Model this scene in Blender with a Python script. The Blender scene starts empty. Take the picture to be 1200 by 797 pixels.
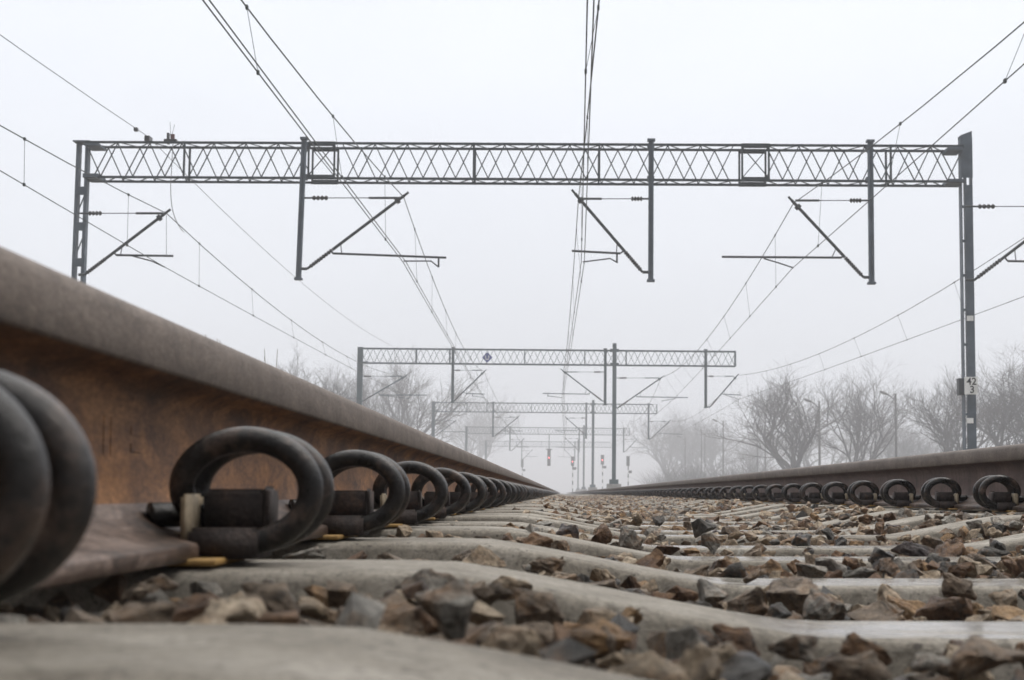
import bpy, bmesh, math, random
from mathutils import Vector, Matrix, Euler, noise

random.seed(7)
S = bpy.context.scene
COL = S.collection
R = math.radians

# ------------------------------------------------------------------ camera
F = 1880.0                       # focal length in pixels of the 1200 px wide photograph
CZ = 0.5                         # camera height over the surrounding ground
CANT = 0.0115                    # the track leans by this angle (right rail higher)
pitch = math.atan(179.5 / F)
yaw = math.atan(58 * math.cos(pitch) / F)
RT = Matrix.Rotation(-CANT, 4, 'Y')
CAMROT = RT @ Matrix.Rotation(yaw, 4, 'Z') @ Matrix.Rotation(R(90) + pitch, 4, 'X')
CAM = Vector((0, 0, CZ))
TRACK = Matrix.Translation(CAM) @ RT          # track frame: camera at its origin

cd = bpy.data.cameras.new('camera')
cam = bpy.data.objects.new('camera', cd)
COL.objects.link(cam)
cam.matrix_world = Matrix.Translation(CAM) @ CAMROT
cd.sensor_width = 36
cd.lens = F / 1200 * 36
cd.clip_start = 0.02
cd.clip_end = 6000
cd.dof.use_dof = True
cd.dof.focus_distance = 4.2
cd.dof.aperture_fstop = (cd.lens / 1000) / 0.0030
S.camera = cam


def W(px, py, Y):
    """world point on the vertical plane at distance Y that the photograph shows at this pixel"""
    d = CAMROT.to_3x3() @ Vector((px - 600, 398.5 - py, -F))
    return CAM + d * (Y / d.y)


# ------------------------------------------------------------------ helpers
class MB:
    def __init__(self, org=(0, 0, 0)):
        self.v, self.f, self.m = [], [], []
        self.o = Vector(org)

    def add(self, vs, fs, mi=0):
        b = len(self.v)
        self.v += [Vector(p) - self.o for p in vs]
        self.f += [[i + b for i in f] for f in fs]
        self.m += [mi] * len(fs)

    def box(self, c, s, mi=0, rot=None):
        x, y, z = s[0] / 2, s[1] / 2, s[2] / 2
        vs = [Vector((i, j, k)) for i in (-x, x) for j in (-y, y) for k in (-z, z)]
        if rot is not None:
            vs = [rot @ v for v in vs]
        vs = [v + Vector(c) for v in vs]
        self.add(vs, [(0, 1, 3, 2), (4, 6, 7, 5), (0, 4, 5, 1), (2, 3, 7, 6), (0, 2, 6, 4), (1, 5, 7, 3)], mi)

    def bar(self, p, q, w, h, mi=0):
        p, q = Vector(p), Vector(q)
        d = q - p
        L = d.length
        if L < 1e-6:
            return
        d /= L
        up = Vector((0, 0, 1)) if abs(d.z) < .95 else Vector((0, 1, 0))
        a = d.cross(up).normalized()
        b = a.cross(d)
        vs = [e + a * (i * w / 2) + b * (j * h / 2) for e in (p, q) for i, j in ((-1, -1), (1, -1), (1, 1), (-1, 1))]
        self.add(vs, [(0, 1, 2, 3), (7, 6, 5, 4), (0, 4, 5, 1), (1, 5, 6, 2), (2, 6, 7, 3), (3, 7, 4, 0)], mi)

    def tube(self, pts, r, n=8, mi=0, caps=True):
        pts = [Vector(p) for p in pts]
        k = len(pts)
        rs = r if isinstance(r, (list, tuple)) else [r] * k
        ref = None
        vs, fs = [], []
        for i, p in enumerate(pts):
            t = (pts[min(i + 1, k - 1)] - pts[max(i - 1, 0)]).normalized()
            if ref is None:
                ref = t.orthogonal().normalized()
            ref = (ref - t * ref.dot(t))
            ref = ref.normalized() if ref.length > 1e-6 else t.orthogonal().normalized()
            b = t.cross(ref)
            vs += [p + (ref * math.cos(2 * math.pi * j / n) + b * math.sin(2 * math.pi * j / n)) * rs[i] for j in range(n)]
        for i in range(k - 1):
            for j in range(n):
                a, c = i * n + j, i * n + (j + 1) % n
                fs.append((a, c, c + n, a + n))
        if caps:
            fs.append(tuple(range(n - 1, -1, -1)))
            fs.append(tuple(range((k - 1) * n, k * n)))
        self.add(vs, fs, mi)

    def discs(self, p, q, r, count, mi=0, core=.35):
        """a ribbed insulator between two points"""
        p, q = Vector(p), Vector(q)
        pts, rs = [], []
        for i in range(count):
            for a, rr in ((0, core), (.25, 1), (.55, 1), (.9, core)):
                pts.append(p.lerp(q, (i + a) / count))
                rs.append(r * rr)
        self.tube(pts, rs, 8, mi)

    def mesh(self, name, mats, smooth=False):
        me = bpy.data.meshes.new(name)
        me.from_pydata([tuple(v) for v in self.v], [], self.f)
        for m in (mats if isinstance(mats, (list, tuple)) else [mats]):
            me.materials.append(m)
        if len(me.materials) > 1:
            me.polygons.foreach_set('material_index', self.m)
        if smooth:
            me.polygons.foreach_set('use_smooth', [True] * len(me.polygons))
        me.update()
        return me

    def build(self, name, mats, parent=None, smooth=False):
        o = bpy.data.objects.new(name, self.mesh(name, mats, smooth))
        COL.objects.link(o)
        if parent is not None:
            o.parent = parent
        return o


def tag(o, label=None, cat=None, group=None, kind=None):
    for k, v in (('label', label), ('category', cat), ('group', group), ('kind', kind)):
        if v:
            o[k] = v
    return o


def empty(name, loc, label, cat, group=None):
    o = bpy.data.objects.new(name, None)
    o.empty_display_size = .1
    o.location = loc
    COL.objects.link(o)
    return tag(o, label, cat, group)


def copy_tree(o, parent=None):
    c = o.copy()
    COL.objects.link(c)
    c.parent = parent
    for ch in list(o.children):
        copy_tree(ch, c)
    return c


ORD = ['first', 'second', 'third', 'fourth', 'fifth', 'sixth', 'seventh', 'eighth', 'ninth', 'tenth', 'eleventh', 'twelfth',
       'thirteenth', 'fourteenth', 'fifteenth', 'sixteenth', 'seventeenth', 'eighteenth', 'nineteenth', 'twentieth',
       'twenty-first', 'twenty-second', 'twenty-third', 'twenty-fourth', 'twenty-fifth']


# ------------------------------------------------------------------ materials
def newmat(name):
    m = bpy.data.materials.new(name)
    m.use_nodes = True
    nt = m.node_tree
    return m, nt, nt.nodes['Principled BSDF'], nt.nodes.new('ShaderNodeNewGeometry').outputs['Position']


def nz(nt, vec, scale, detail=4, rough=.6, dist=0):
    n = nt.nodes.new('ShaderNodeTexNoise')
    n.inputs['Scale'].default_value = scale
    n.inputs['Detail'].default_value = detail
    n.inputs['Roughness'].default_value = rough
    n.inputs['Distortion'].default_value = dist
    nt.links.new(vec, n.inputs['Vector'])
    return n.outputs['Fac']


def ramp(nt, fac, stops):
    n = nt.nodes.new('ShaderNodeValToRGB')
    cr = n.color_ramp
    while len(cr.elements) < len(stops):
        cr.elements.new(.5)
    for e, (p, c) in zip(cr.elements, stops):
        e.position = p
        e.color = (c[0], c[1], c[2], 1) if not isinstance(c, (int, float)) else (c, c, c, 1)
    nt.links.new(fac, n.inputs['Fac'])
    return n.outputs['Color']


def mix(nt, fac, a, b, mode='MIX'):
    n = nt.nodes.new('ShaderNodeMix')
    n.data_type = 'RGBA'
    n.blend_type = mode
    for s, v in ((n.inputs[0], fac), (n.inputs[6], a), (n.inputs[7], b)):
        if hasattr(v, 'links'):
            nt.links.new(v, s)
        elif isinstance(v, (int, float)):
            s.default_value = v
        else:
            s.default_value = (v[0], v[1], v[2], 1)
    return n.outputs[2]


def scaled(nt, vec, s):
    n = nt.nodes.new('ShaderNodeVectorMath')
    n.operation = 'MULTIPLY'
    n.inputs[1].default_value = s
    nt.links.new(vec, n.inputs[0])
    return n.outputs[0]


def bump(nt, bs, h, strength, dist):
    n = nt.nodes.new('ShaderNodeBump')
    n.inputs['Strength'].default_value = strength
    n.inputs['Distance'].default_value = dist
    nt.links.new(h, n.inputs['Height'])
    nt.links.new(n.outputs[0], bs.inputs['Normal'])


def simple(name, stops, scale, rough=.6, metal=0, bs_=.3, bd=.003, stretch=None, fine=None):
    m, nt, bs, pos = newmat(name)
    v = scaled(nt, pos, stretch) if stretch else pos
    f = nz(nt, v, scale, 6)
    c = ramp(nt, f, stops)
    if fine:
        c = mix(nt, .75, c, ramp(nt, nz(nt, pos, fine, 5, .75), [(.3, .45), (.5, 1), (.75, 1.5)]), 'MULTIPLY')
    nt.links.new(c, bs.inputs['Base Color'])
    bs.inputs['Roughness'].default_value = rough
    bs.inputs['Metallic'].default_value = metal
    bs.inputs['Specular IOR Level'].default_value = .3
    if bs_:
        bump(nt, bs, nz(nt, pos, fine or scale * 4, 6, .7), bs_, bd)
    return m


def plain(name, c, rough=.5, metal=0):
    return simple(name, [(.3, [x * .75 for x in c]), (.7, [x * 1.2 for x in c])], 3, rough, metal, 0)


def emit(name, c, s):
    m = bpy.data.materials.new(name)
    m.use_nodes = True
    b = m.node_tree.nodes['Principled BSDF']
    b.inputs['Base Color'].default_value = (c[0], c[1], c[2], 1)
    b.inputs['Emission Color'].default_value = (c[0], c[1], c[2], 1)
    b.inputs['Emission Strength'].default_value = s
    return m


def rock(name, a, b, c, rough=.75):
    m, nt, bs, pos = newmat(name)
    f1 = nz(nt, pos, 28, 5, .6, .6)
    col = ramp(nt, f1, [(.3, a), (.52, b), (.72, c)])
    f2 = nz(nt, pos, 230, 7, .85)
    rst = ramp(nt, nz(nt, pos, 22, 6, .7, .8), [(.50, 0), (.64, .75)])
    col = mix(nt, rst, col, (.19, .105, .05))
    col = mix(nt, .95, col, ramp(nt, f2, [(.28, .3), (.5, 1), (.72, 1.8)]), 'MULTIPLY')
    f3 = nz(nt, pos, 75, 4, .65, 1)
    col = mix(nt, .7, col, ramp(nt, f3, [(.36, .35), (.48, 1), (.75, 1.15)]), 'MULTIPLY')
    nt.links.new(col, bs.inputs['Base Color'])
    nt.links.new(ramp(nt, f1, [(.35, rough - .25), (.65, rough)]), bs.inputs['Roughness'])
    bs.inputs['Specular IOR Level'].default_value = .3
    bump(nt, bs, nz(nt, pos, 110, 9, .78), 1.0, .008)
    return m


ROCKS = [
    ('rust brown', rock('rust_brown_stone', (.030, .017, .010), (.125, .068, .036), (.27, .17, .10))),
    ('grey', rock('grey_stone', (.08, .073, .063), (.23, .213, .186), (.41, .385, .34))),
    ('dark slate', rock('dark_slate_stone', (.016, .0145, .013), (.058, .052, .046), (.15, .138, .122), .55)),
    ('beige', rock('beige_stone', (.13, .095, .062), (.34, .265, .185), (.52, .43, .325))),
    ('dull brown', rock('dull_brown_stone', (.05, .036, .025), (.185, .140, .100), (.34, .27, .205))),
    ('ochre', rock('ochre_stone', (.09, .050, .022), (.26, .158, .076), (.42, .29, .165))),
    ('purplish grey', rock('purplish_grey_stone', (.035, .029, .029), (.11, .094, .093), (.23, .205, .20))),
]
WEIGHT = [18, 15, 7, 25, 26, 6, 3]


def concrete():
    m, nt, bs, pos = newmat('weathered_concrete')
    f = nz(nt, pos, 9, 6, .65)
    col = ramp(nt, f, [(.3, (.14, .12, .092)), (.5, (.235, .21, .172)), (.7, (.345, .315, .27))])
    col = mix(nt, .95, col, ramp(nt, nz(nt, pos, 170, 7, .85), [(.32, .30), (.45, .85), (.56, 1.05), (.72, 1.75)]), 'MULTIPLY')
    st = ramp(nt, nz(nt, pos, 30, 6, .75, 1.2), [(.54, 0), (.66, .9)])
    col = mix(nt, st, col, (.10, .085, .065))
    pit = ramp(nt, nz(nt, pos, 95, 3, .6), [(.31, 1), (.37, 0)])
    col = mix(nt, pit, col, (.06, .05, .04))
    nt.links.new(col, bs.inputs['Base Color'])
    # damp film on the flat top: smooth patches that mirror the sky at grazing angles
    nrm = nt.nodes.new('ShaderNodeSeparateXYZ')
    g = nt.nodes.new('ShaderNodeNewGeometry')
    nt.links.new(g.outputs['Normal'], nrm.inputs[0])
    top = ramp(nt, nrm.outputs[2], [(.988, 0), (.997, 1)])
    damp = ramp(nt, nz(nt, scaled(nt, pos, (1, 2.5, 1)), 7, 8, .7), [(.52, 1), (.64, .1)])
    bs.inputs['Roughness'].default_value = .75
    zz = nt.nodes.new('ShaderNodeSeparateXYZ')
    nt.links.new(pos, zz.inputs[0])
    mr = nt.nodes.new('ShaderNodeMapRange')
    mr.inputs['From Min'].default_value = CZ - .094
    mr.inputs['From Max'].default_value = CZ - .074
    mr.inputs['To Min'].default_value = 1
    mr.inputs['To Max'].default_value = 0
    nt.links.new(zz.outputs[2], mr.inputs['Value'])
    film = mix(nt, mr.outputs[0], (0, 0, 0), mix(nt, top, (0, 0, 0), damp))
    nt.links.new(film, bs.inputs['Coat Weight'])
    nt.links.new(ramp(nt, nz(nt, pos, 40, 6, .7), [(.45, .09), (.7, .24)]), bs.inputs['Coat Roughness'])
    bs.inputs['Coat IOR'].default_value = 1.5
    bump(nt, bs, nz(nt, pos, 100, 9, .8), .75, .007)
    return m


M_conc = concrete()


def rail_mat(name, stops, fine=700, streak=.8, rough=.7):
    m, nt, bs, pos = newmat(name)
    wide = scaled(nt, pos, (1, .32, 1))
    col = ramp(nt, nz(nt, wide, 22, 7, .7, .6), stops)
    s = nz(nt, scaled(nt, pos, (60, 60, 7)), 1.0, 4, .6)
    col = mix(nt, streak, col, ramp(nt, s, [(.3, .62), (.5, 1), (.7, 1.4)]), 'MULTIPLY')
    col = mix(nt, .85, col, ramp(nt, nz(nt, wide, fine, 7, .85), [(.32, .35), (.5, 1), (.70, 1.7)]), 'MULTIPLY')
    nt.links.new(col, bs.inputs['Base Color'])
    bs.inputs['Specular IOR Level'].default_value = .25
    bs.inputs['Roughness'].default_value = rough
    bump(nt, bs, nz(nt, pos, 380, 6, .75), .5, .0015)
    return m


M_web = rail_mat('rusty_rail_web', [(.34, (.050, .026, .016)), (.46, (.105, .052, .027)), (.55, (.165, .080, .036)), (.68, (.25, .125, .055))], fine=300, streak=.15)
M_webdark = rail_mat('dark_rusty_rail_web', [(.28, (.050, .032, .027)), (.5, (.085, .054, .045)), (.72, (.13, .083, .068))])
M_head = rail_mat('rail_head_side', [(.28, (.062, .047, .036)), (.5, (.110, .086, .070)), (.72, (.165, .134, .112))], fine=350, streak=.35, rough=.6)
M_top = simple('worn_running_surface', [(.3, (.38, .36, .34)), (.7, (.6, .59, .58))], 6, .28, .8, .05, .0005, (40, 1.5, 1))
M_foot = rail_mat('rail_foot', [(.38, (.022, .015, .011)), (.5, (.080, .052, .038)), (.60, (.155, .115, .095))], fine=240, streak=.1, rough=.45)
M_spring = simple('spring_steel', [(.34, (.006, .0055, .0055)), (.50, (.017, .0145, .0135)), (.63, (.055, .038, .030)), (.80, (.13, .092, .070))], 38, .27, .0, .55, .002, None, 240)
M_shoulder = simple('cast_iron_shoulder', [(.3, (.018, .015, .015)), (.55, (.045, .032, .028)), (.75, (.10, .058, .04))], 50, .65, 0, .8, .003, None, 260)
M_nib = simple('pale_insulator', [(.3, (.12, .09, .055)), (.7, (.34, .28, .20))], 70, .6, 0, .2, .001)
M_pad = simple('ochre_pad', [(.3, (.13, .075, .022)), (.7, (.30, .18, .055))], 60, .7, 0, .2, .001)
M_steel = simple('painted_gantry_steel', [(.3, (.045, .062, .082)), (.7, (.10, .128, .16))], 2.5, .55, .1, .1, .002)
M_chord = simple('dark_truss_steel', [(.3, (.011, .019, .025)), (.7, (.024, .036, .044))], 2.5, .55, .1, 0)
M_teal = simple('teal_mast_paint', [(.3, (.018, .045, .055)), (.7, (.035, .075, .088))], 2.5, .55, .1, 0)
M_bracket = plain('bracket_tube_steel', (.022, .027, .030), .5, .2)
M_insul = plain('brown_insulator', (.014, .012, .012), .35)
M_copper = plain('oxidised_copper_wire', (.022, .032, .030), .5, .3)
M_wire = plain('aluminium_wire', (.09, .09, .095), .5, .4)
M_white = plain('white_enamel', (.82, .82, .81), .4)
M_black = plain('black_lettering', (.01, .01, .011), .5)
M_blue = plain('blue_enamel', (.008, .028, .24), .4)
M_box = plain('dark_cabinet', (.035, .04, .046), .5)
M_red = plain('red_plastic', (.09, .02, .018), .5)
M_lampred = emit('lit_red_signal', (1, .16, .16), 2.6)
M_pole = plain('weathered_pole', (.10, .095, .09), .7)
M_bark = simple('bare_bark', [(.3, (.035, .03, .026)), (.7, (.075, .065, .055))], 4, .85, 0, 0)
M_straw = plain('dry_stalk', (.16, .12, .07), .8)
M_foundation = simple('foundation_concrete', [(.3, (.2, .19, .18)), (.7, (.34, .33, .31))], 3, .8, 0, .2, .01)

# ------------------------------------------------------------------ ground
m, nt, bs, pos = newmat('winter_ground')
c = ramp(nt, nz(nt, pos, .25, 8, .7), [(.3, (.07, .062, .045)), (.5, (.12, .105, .075)), (.7, (.19, .17, .14))])
c = mix(nt, .8, c, ramp(nt, nz(nt, pos, 18, 6, .75), [(.3, .45), (.5, 1), (.7, 1.5)]), 'MULTIPLY')
nt.links.new(c, bs.inputs['Base Color'])
bs.inputs['Roughness'].default_value = .9
bump(nt, bs, nz(nt, pos, 12, 8, .75), .8, .08)
M_ground = m
b = MB()
b.add([(-1400, -40, 0), (1400, -40, 0), (1400, 1500, 0), (-1400, 1500, 0)], [(0, 1, 2, 3)])
tag(b.build('ground', M_ground), kind='structure')

m, nt, bs, pos = newmat('ballast_bed')
vor = nt.nodes.new('ShaderNodeTexVoronoi')
vor.inputs['Scale'].default_value = 26
nt.links.new(pos, vor.inputs['Vector'])
sep = nt.nodes.new('ShaderNodeSeparateColor')
nt.links.new(vor.outputs['Color'], sep.inputs[0])
c = ramp(nt, sep.outputs[0], [(.1, (.05, .035, .025)), (.4, (.12, .09, .065)), (.7, (.17, .16, .15)), (.95, (.26, .22, .17))])
nt.links.new(c, bs.inputs['Base Color'])
bs.inputs['Roughness'].default_value = .85
bump(nt, bs, vor.outputs['Distance'], 1.0, .03)
M_bed = m
XC = (1.1605 - .2745) / 2                     # track centre, track frame
b = MB()
prof = [(-4.2, -.52), (-1.75, -.16), (XC + 1.75, -.16), (XC + 4.6, -.52)]
prof[0] = (XC - 4.6, -.52)
prof[1] = (XC - 1.75, -.16)
ys = [-3, 430]
for i in range(3):
    (xa, za), (xb, zb_) = prof[i], prof[i + 1]
    b.add([(xa, ys[0], za), (xb, ys[0], zb_), (xb, ys[1], zb_), (xa, ys[1], za)], [(0, 1, 2, 3)])
o = b.build('ballast_bed', M_bed)
o.matrix_world = TRACK
tag(o, kind='structure')

# ------------------------------------------------------------------ rails
half = [(65, 0), (66, 1), (66, 9), (64.5, 11.4), (46, 15.2), (31, 20.5), (19, 28), (12.5, 38), (9.2, 52), (8.25, 75), (8.4, 100),
        (10.5, 114), (15, 120.5), (22, 124.2), (34.5, 128.6), (36.3, 131), (36, 150), (35.4, 158.5), (33.2, 164.6), (29, 168.6),
        (22, 170.8), (10, 171.8)]
PROF = [(x / 1000, z / 1000) for x, z in half] + [(-x / 1000, z / 1000) for x, z in reversed(half)]
XL, XR = -.2745 - .036, 1.1605 + .036         # rail centre lines
ZB = -.045                                    # rail base


def make_rail(xc, web, label):
    b = MB()
    ys = [-1.2, .2, 1, 2, 4, 8, 16, 32, 64, 128, 420]
    n = len(PROF)
    vs = [(x, y, z) for y in ys for x, z in PROF]
    fs, ms = [], []
    for k in range(len(ys) - 1):
        for i in range(n):
            j = (i + 1) % n
            fs.append((k * n + i, k * n + j, (k + 1) * n + j, (k + 1) * n + i))
            z = (PROF[i][1] + PROF[j][1]) / 2
            ms.append(3 if z > .1705 else 1 if z > .129 else 2 if z < .034 else 0)
    fs += [tuple(range(n - 1, -1, -1)), tuple(range((len(ys) - 1) * n, len(ys) * n))]
    ms += [0, 0]
    b.add(vs, fs)
    b.m = ms
    o = b.build('rail', [web, M_head, M_foot, M_top], None, True)
    o.matrix_world = TRACK @ Matrix.Translation((xc, 0, ZB))
    return tag(o, label, 'rail', 'rails of the track')


rail_a = make_rail(XL, M_web, 'orange brown rusty rail towering beside the biggest spring clips, blurred at its near end')
rail_b = make_rail(XR, M_webdark, 'dark purplish brown rail farther off, running below the mast with the 42/3 sign')
# rolled marks standing proud of the web
for c_, s_ in [((.0078, y, .083), (.002, .008, .026)) for y in (1.055, 1.072)] + [((.0078, 1.135, z), (.002, .032, .006)) for z in (.077, .089)]:
    b = MB()
    b.box(c_, s_)
    b.build('rolled_mark', M_web, rail_a)

# ------------------------------------------------------------------ sleepers
SEAT, MID = -.050, -.094


def sl_top(u):
    u = abs(u)
    t = min(1, max(0, (.53 - u) / .26))
    # gentle transition
    t = t * t * (3 - 2 * t) * .3 + t * .7
    return SEAT + (MID - SEAT) * t


def sleeper_mesh():
    bm = bmesh.new()
    us = [-1.25, -1.235, -1.1, -.9, -.62, -.56, -.52, -.47, -.42, -.37, -.32, -.28, -.25, -.2, -.1, 0]
    us = us + [-u for u in reversed(us[:-1])]
    rings = []
    for u in us:
        zt = sl_top(u)
        k = min(1, max(0, (.55 - abs(u)) / .3))
        wt, wb = .088 - .012 * k, .135 - .02 * k
        if abs(u) > 1.24:
            zt -= .012
        c = .0032
        sec = [(-wb, -.255), (wb, -.255), (wt + .014, zt - .07), (wt + .007, zt - c * 2.5), (wt + .004, zt - c), (wt + .001, zt - c * .4), (wt - c * .5, zt - .0015), (wt - c * 1.3, zt), (wt - c * 2.5, zt),
               (0, zt), (-wt + c * 2.5, zt), (-wt + c * 1.3, zt), (-wt + c * .5, zt - .0015), (-wt - .001, zt - c * .4), (-wt - .004, zt - c), (-wt - .007, zt - c * 2.5), (-wt - .014, zt - .07)]
        rings.append([bm.verts.new((u, y, z)) for y, z in sec])
    n = len(rings[0])
    for a, b_ in zip(rings, rings[1:]):
        for i in range(n):
            bm.faces.new((a[i], b_[i], b_[(i + 1) % n], a[(i + 1) % n]))
    bm.faces.new(list(rings[0]))
    bm.faces.new(list(reversed(rings[-1])))
    bmesh.ops.recalc_face_normals(bm, faces=bm.faces)
    for f in bm.faces:
        f.smooth = True
    me = bpy.data.meshes.new('sleeper')
    bm.to_mesh(me)
    bm.free()
    me.materials.append(M_conc)
    return me


SL = sleeper_mesh()
Y0, PITCH = .535, .60
N_SL = 110
rnd = random.Random(3)
for k in range(N_SL):
    o = bpy.data.objects.new('sleeper', SL)
    COL.objects.link(o)
    dz = rnd.uniform(-.003, .003) if k > 2 else 0
    o.matrix_world = TRACK @ Matrix.Translation((XC, Y0 + PITCH * k, dz)) @ Matrix.Rotation(rnd.uniform(-.006, .006), 4, 'Z')
    if k < 25:
        lab = '%s concrete sleeper from the camera, crossing between the two rails' % ORD[k]
        if k == 0:
            lab = 'first concrete sleeper, a blurred pale slab along the very bottom edge'
    else:
        lab = 'far concrete sleeper in the closely packed stretch that runs into the fog'
    tag(o, lab, 'sleeper', 'concrete sleepers under the rails')
b = MB()
for k in range(N_SL, 330):
    y = Y0 + PITCH * k
    for xa, xb, za, zb_ in ((-1.25, -.5, SEAT, SEAT), (-.5, -.27, SEAT, MID), (-.27, .27, MID, MID), (.27, .5, MID, SEAT), (.5, 1.25, SEAT, SEAT)):
        b.add([(XC + xa, y - .08, za), (XC + xb, y - .08, zb_), (XC + xb, y + .08, zb_), (XC + xa, y + .08, za),
               (XC + xa, y - .13, za - .2), (XC + xb, y - .13, zb_ - .16)], [(0, 1, 2, 3), (4, 5, 1, 0)])
o = b.build('distant_sleepers', M_conc)
o.matrix_world = TRACK
tag(o, 'distant concrete sleepers fading into the fog between the rails', 'sleepers', None, 'stuff')

# ------------------------------------------------------------------ rail clips (local: ring centre at origin, rail on -x side)
RA, RB_, ROD = .0452, .0352, .0089


def coil_points(s):
    P = []
    pts = []
    # front ring, then across to the rear ring
    for a in range(262, 904, 7):
        t = min(1, max(0, (a - 520) / 120))
        t = t * t * (3 - 2 * t)
        r = R(a)
        P.append(Vector((s * RA * math.cos(r), -.026 + .052 * t, RB_ * math.sin(r))))
    # leg that turns down and lies on the rail foot
    c = [P[-2], P[-1]] + [Vector((s * x, y, z)) for x, y, z in ((-.0458, .024, -.010), (-.0485, .017, -.0160), (-.054, .006, -.0172), (-.062, -.004, -.0172), (-.071, -.010, -.0172))]
    for i in range(1, len(c) - 1):
        p0, p1, p2, p3 = c[i - 1], c[i], c[i + 1], c[min(i + 2, len(c) - 1)]
        for j in range(4):
            t = (j + 1) / 4
            P.append(.5 * ((2 * p1) + (p2 - p0) * t + (2 * p0 - 5 * p1 + 4 * p2 - p3) * t * t + (3 * p1 - p0 - 3 * p2 + p3) * t ** 3))
    return P


def bevel_box_mesh(name, boxes, mat, bev=.003, seg=2):
    bm = bmesh.new()
    for c, s in boxes:
        r = bmesh.ops.create_cube(bm, size=1)
        bmesh.ops.scale(bm, vec=s, verts=r['verts'])
        bmesh.ops.translate(bm, vec=c, verts=r['verts'])
    bmesh.ops.bevel(bm, geom=list(bm.edges), offset=bev, segments=seg, affect='EDGES', clamp_overlap=True)
    for f in bm.faces:
        f.smooth = True
    me = bpy.data.meshes.new(name)
    bm.to_mesh(me)
    bm.free()
    me.materials.append(mat)
    return me


def clip_parts(s):
    b = MB()
    b.tube(coil_points(s), ROD, 16)
    spring = b.mesh('spring', M_spring, True)
    b = MB()
    hub = bevel_box_mesh('hub', [((s * -.008, .002, -.0135), (.044, .050, .029)), ((s * .0125, -.004, -.014), (.006, .040, .034))], M_shoulder, .0065, 3)
    block = bevel_box_mesh('shoulder', [((s * -.012, -.006, -.036), (.046, .086, .021)), ((s * -.020, .012, -.022), (.020, .046, .030))], M_shoulder)
    nib = bevel_box_mesh('insulator', [((s * -.0375, -.024, -.0235), (.0075, .040, .042)), ((s * -.054, .008, -.0325), (.030, .040, .006))], M_nib, .002)
    pad = bevel_box_mesh('rail_pad', [((s * -.041, -.004, -.0474), (.066, .158, .0045))], M_pad, .001, 1)
    return [('spring', spring), ('shoulder', block), ('hub', hub), ('insulator', nib), ('rail_pad', pad)]


def joined(parts, name):
    me = bpy.data.meshes.new(name)
    bm = bmesh.new()
    mats = []
    for i, (_, p) in enumerate(parts):
        n0 = len(bm.faces)
        bm.from_mesh(p)
        bm.faces.ensure_lookup_table()
        for f in bm.faces[n0:]:
            f.material_index = i
        mats.append(p.materials[0])
    bm.to_mesh(me)
    bm.free()
    for mm in mats:
        me.materials.append(mm)
    return me


def low_coil(s):
    b = MB()
    b.tube(coil_points(s)[::3], ROD, 7)
    b.box((s * -.012, .003, -.024), (.046, .062, .040), 1)
    b.box((s * -.0375, 0, -.0225), (.009, .040, .046), 2)
    return b.mesh('rail_clip', [M_spring, M_shoulder, M_nib], True)


XCL, XCR = -.2185, 1.1045
N_CLIP = 110
N_FULL = 25
for s, x, off, words_, cont in ((1, XCL, -.010, 'big black double ring spring clip', 'blurred rail'), (-1, XCR, -.010, 'black double ring spring clip', 'dark rail below the 42/3 mast')):
    parts = clip_parts(s)
    proto = empty('rail_clip', (0, 0, 0), '', 'rail clip')
    ch = {}
    for nme, me in parts:
        o = bpy.data.objects.new(nme, me)
        COL.objects.link(o)
        o.parent = ch['shoulder'] if nme == 'hub' else proto
        ch[nme] = o
    mid = joined(parts, 'rail_clip')
    low = low_coil(s)
    first = True
    k0 = 0 if s > 0 else 6
    for k in range(k0, N_CLIP):
        i = k - k0
        if i < N_FULL:
            o = proto if first else copy_tree(proto)
            first = False
        else:
            o = bpy.data.objects.new('rail_clip', mid if k < 40 else low)
            COL.objects.link(o)
        tilt = rnd.uniform(-.05, .05) if k > 1 else 0
        o.matrix_world = TRACK @ Matrix.Translation((x + rnd.uniform(-.002, .002), Y0 + PITCH * k - .002, .002)) @ Matrix.Rotation(tilt, 4, 'Z')
        if i < N_FULL:
            if s > 0:
                lab = '%s black double ring clip from the camera along the near rusty rail' % ORD[i]
                if i == 0:
                    lab = 'huge blurred black ring clip cut by the edge, nearest on the near rusty rail'
            else:
                lab = '%s black double ring clip along the farther dark rail, counted from its near end' % ORD[i]
        else:
            lab = 'tiny far ring clip in the dense end of the row along the %s' % ('near rusty rail' if s > 0 else 'farther dark rail')
        tag(o, lab, 'rail clip', 'ring clips along the near rusty rail' if s > 0 else 'ring clips along the farther dark rail')
    b = MB()
    for k in range(N_CLIP, 300):
        y = Y0 + PITCH * k
        b.tube([(x + RA * math.cos(t * math.pi / 4), y, .002 + RB_ * math.sin(t * math.pi / 4)) for t in range(-2, 7)], .016, 4)
    o = b.build('distant_rail_clips', M_spring)
    o.matrix_world = TRACK
    tag(o, 'distant ring clips merging into one dark line along the %s' % ('near rusty rail' if s > 0 else 'farther dark rail'), 'rail clips', None, 'stuff')


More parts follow.
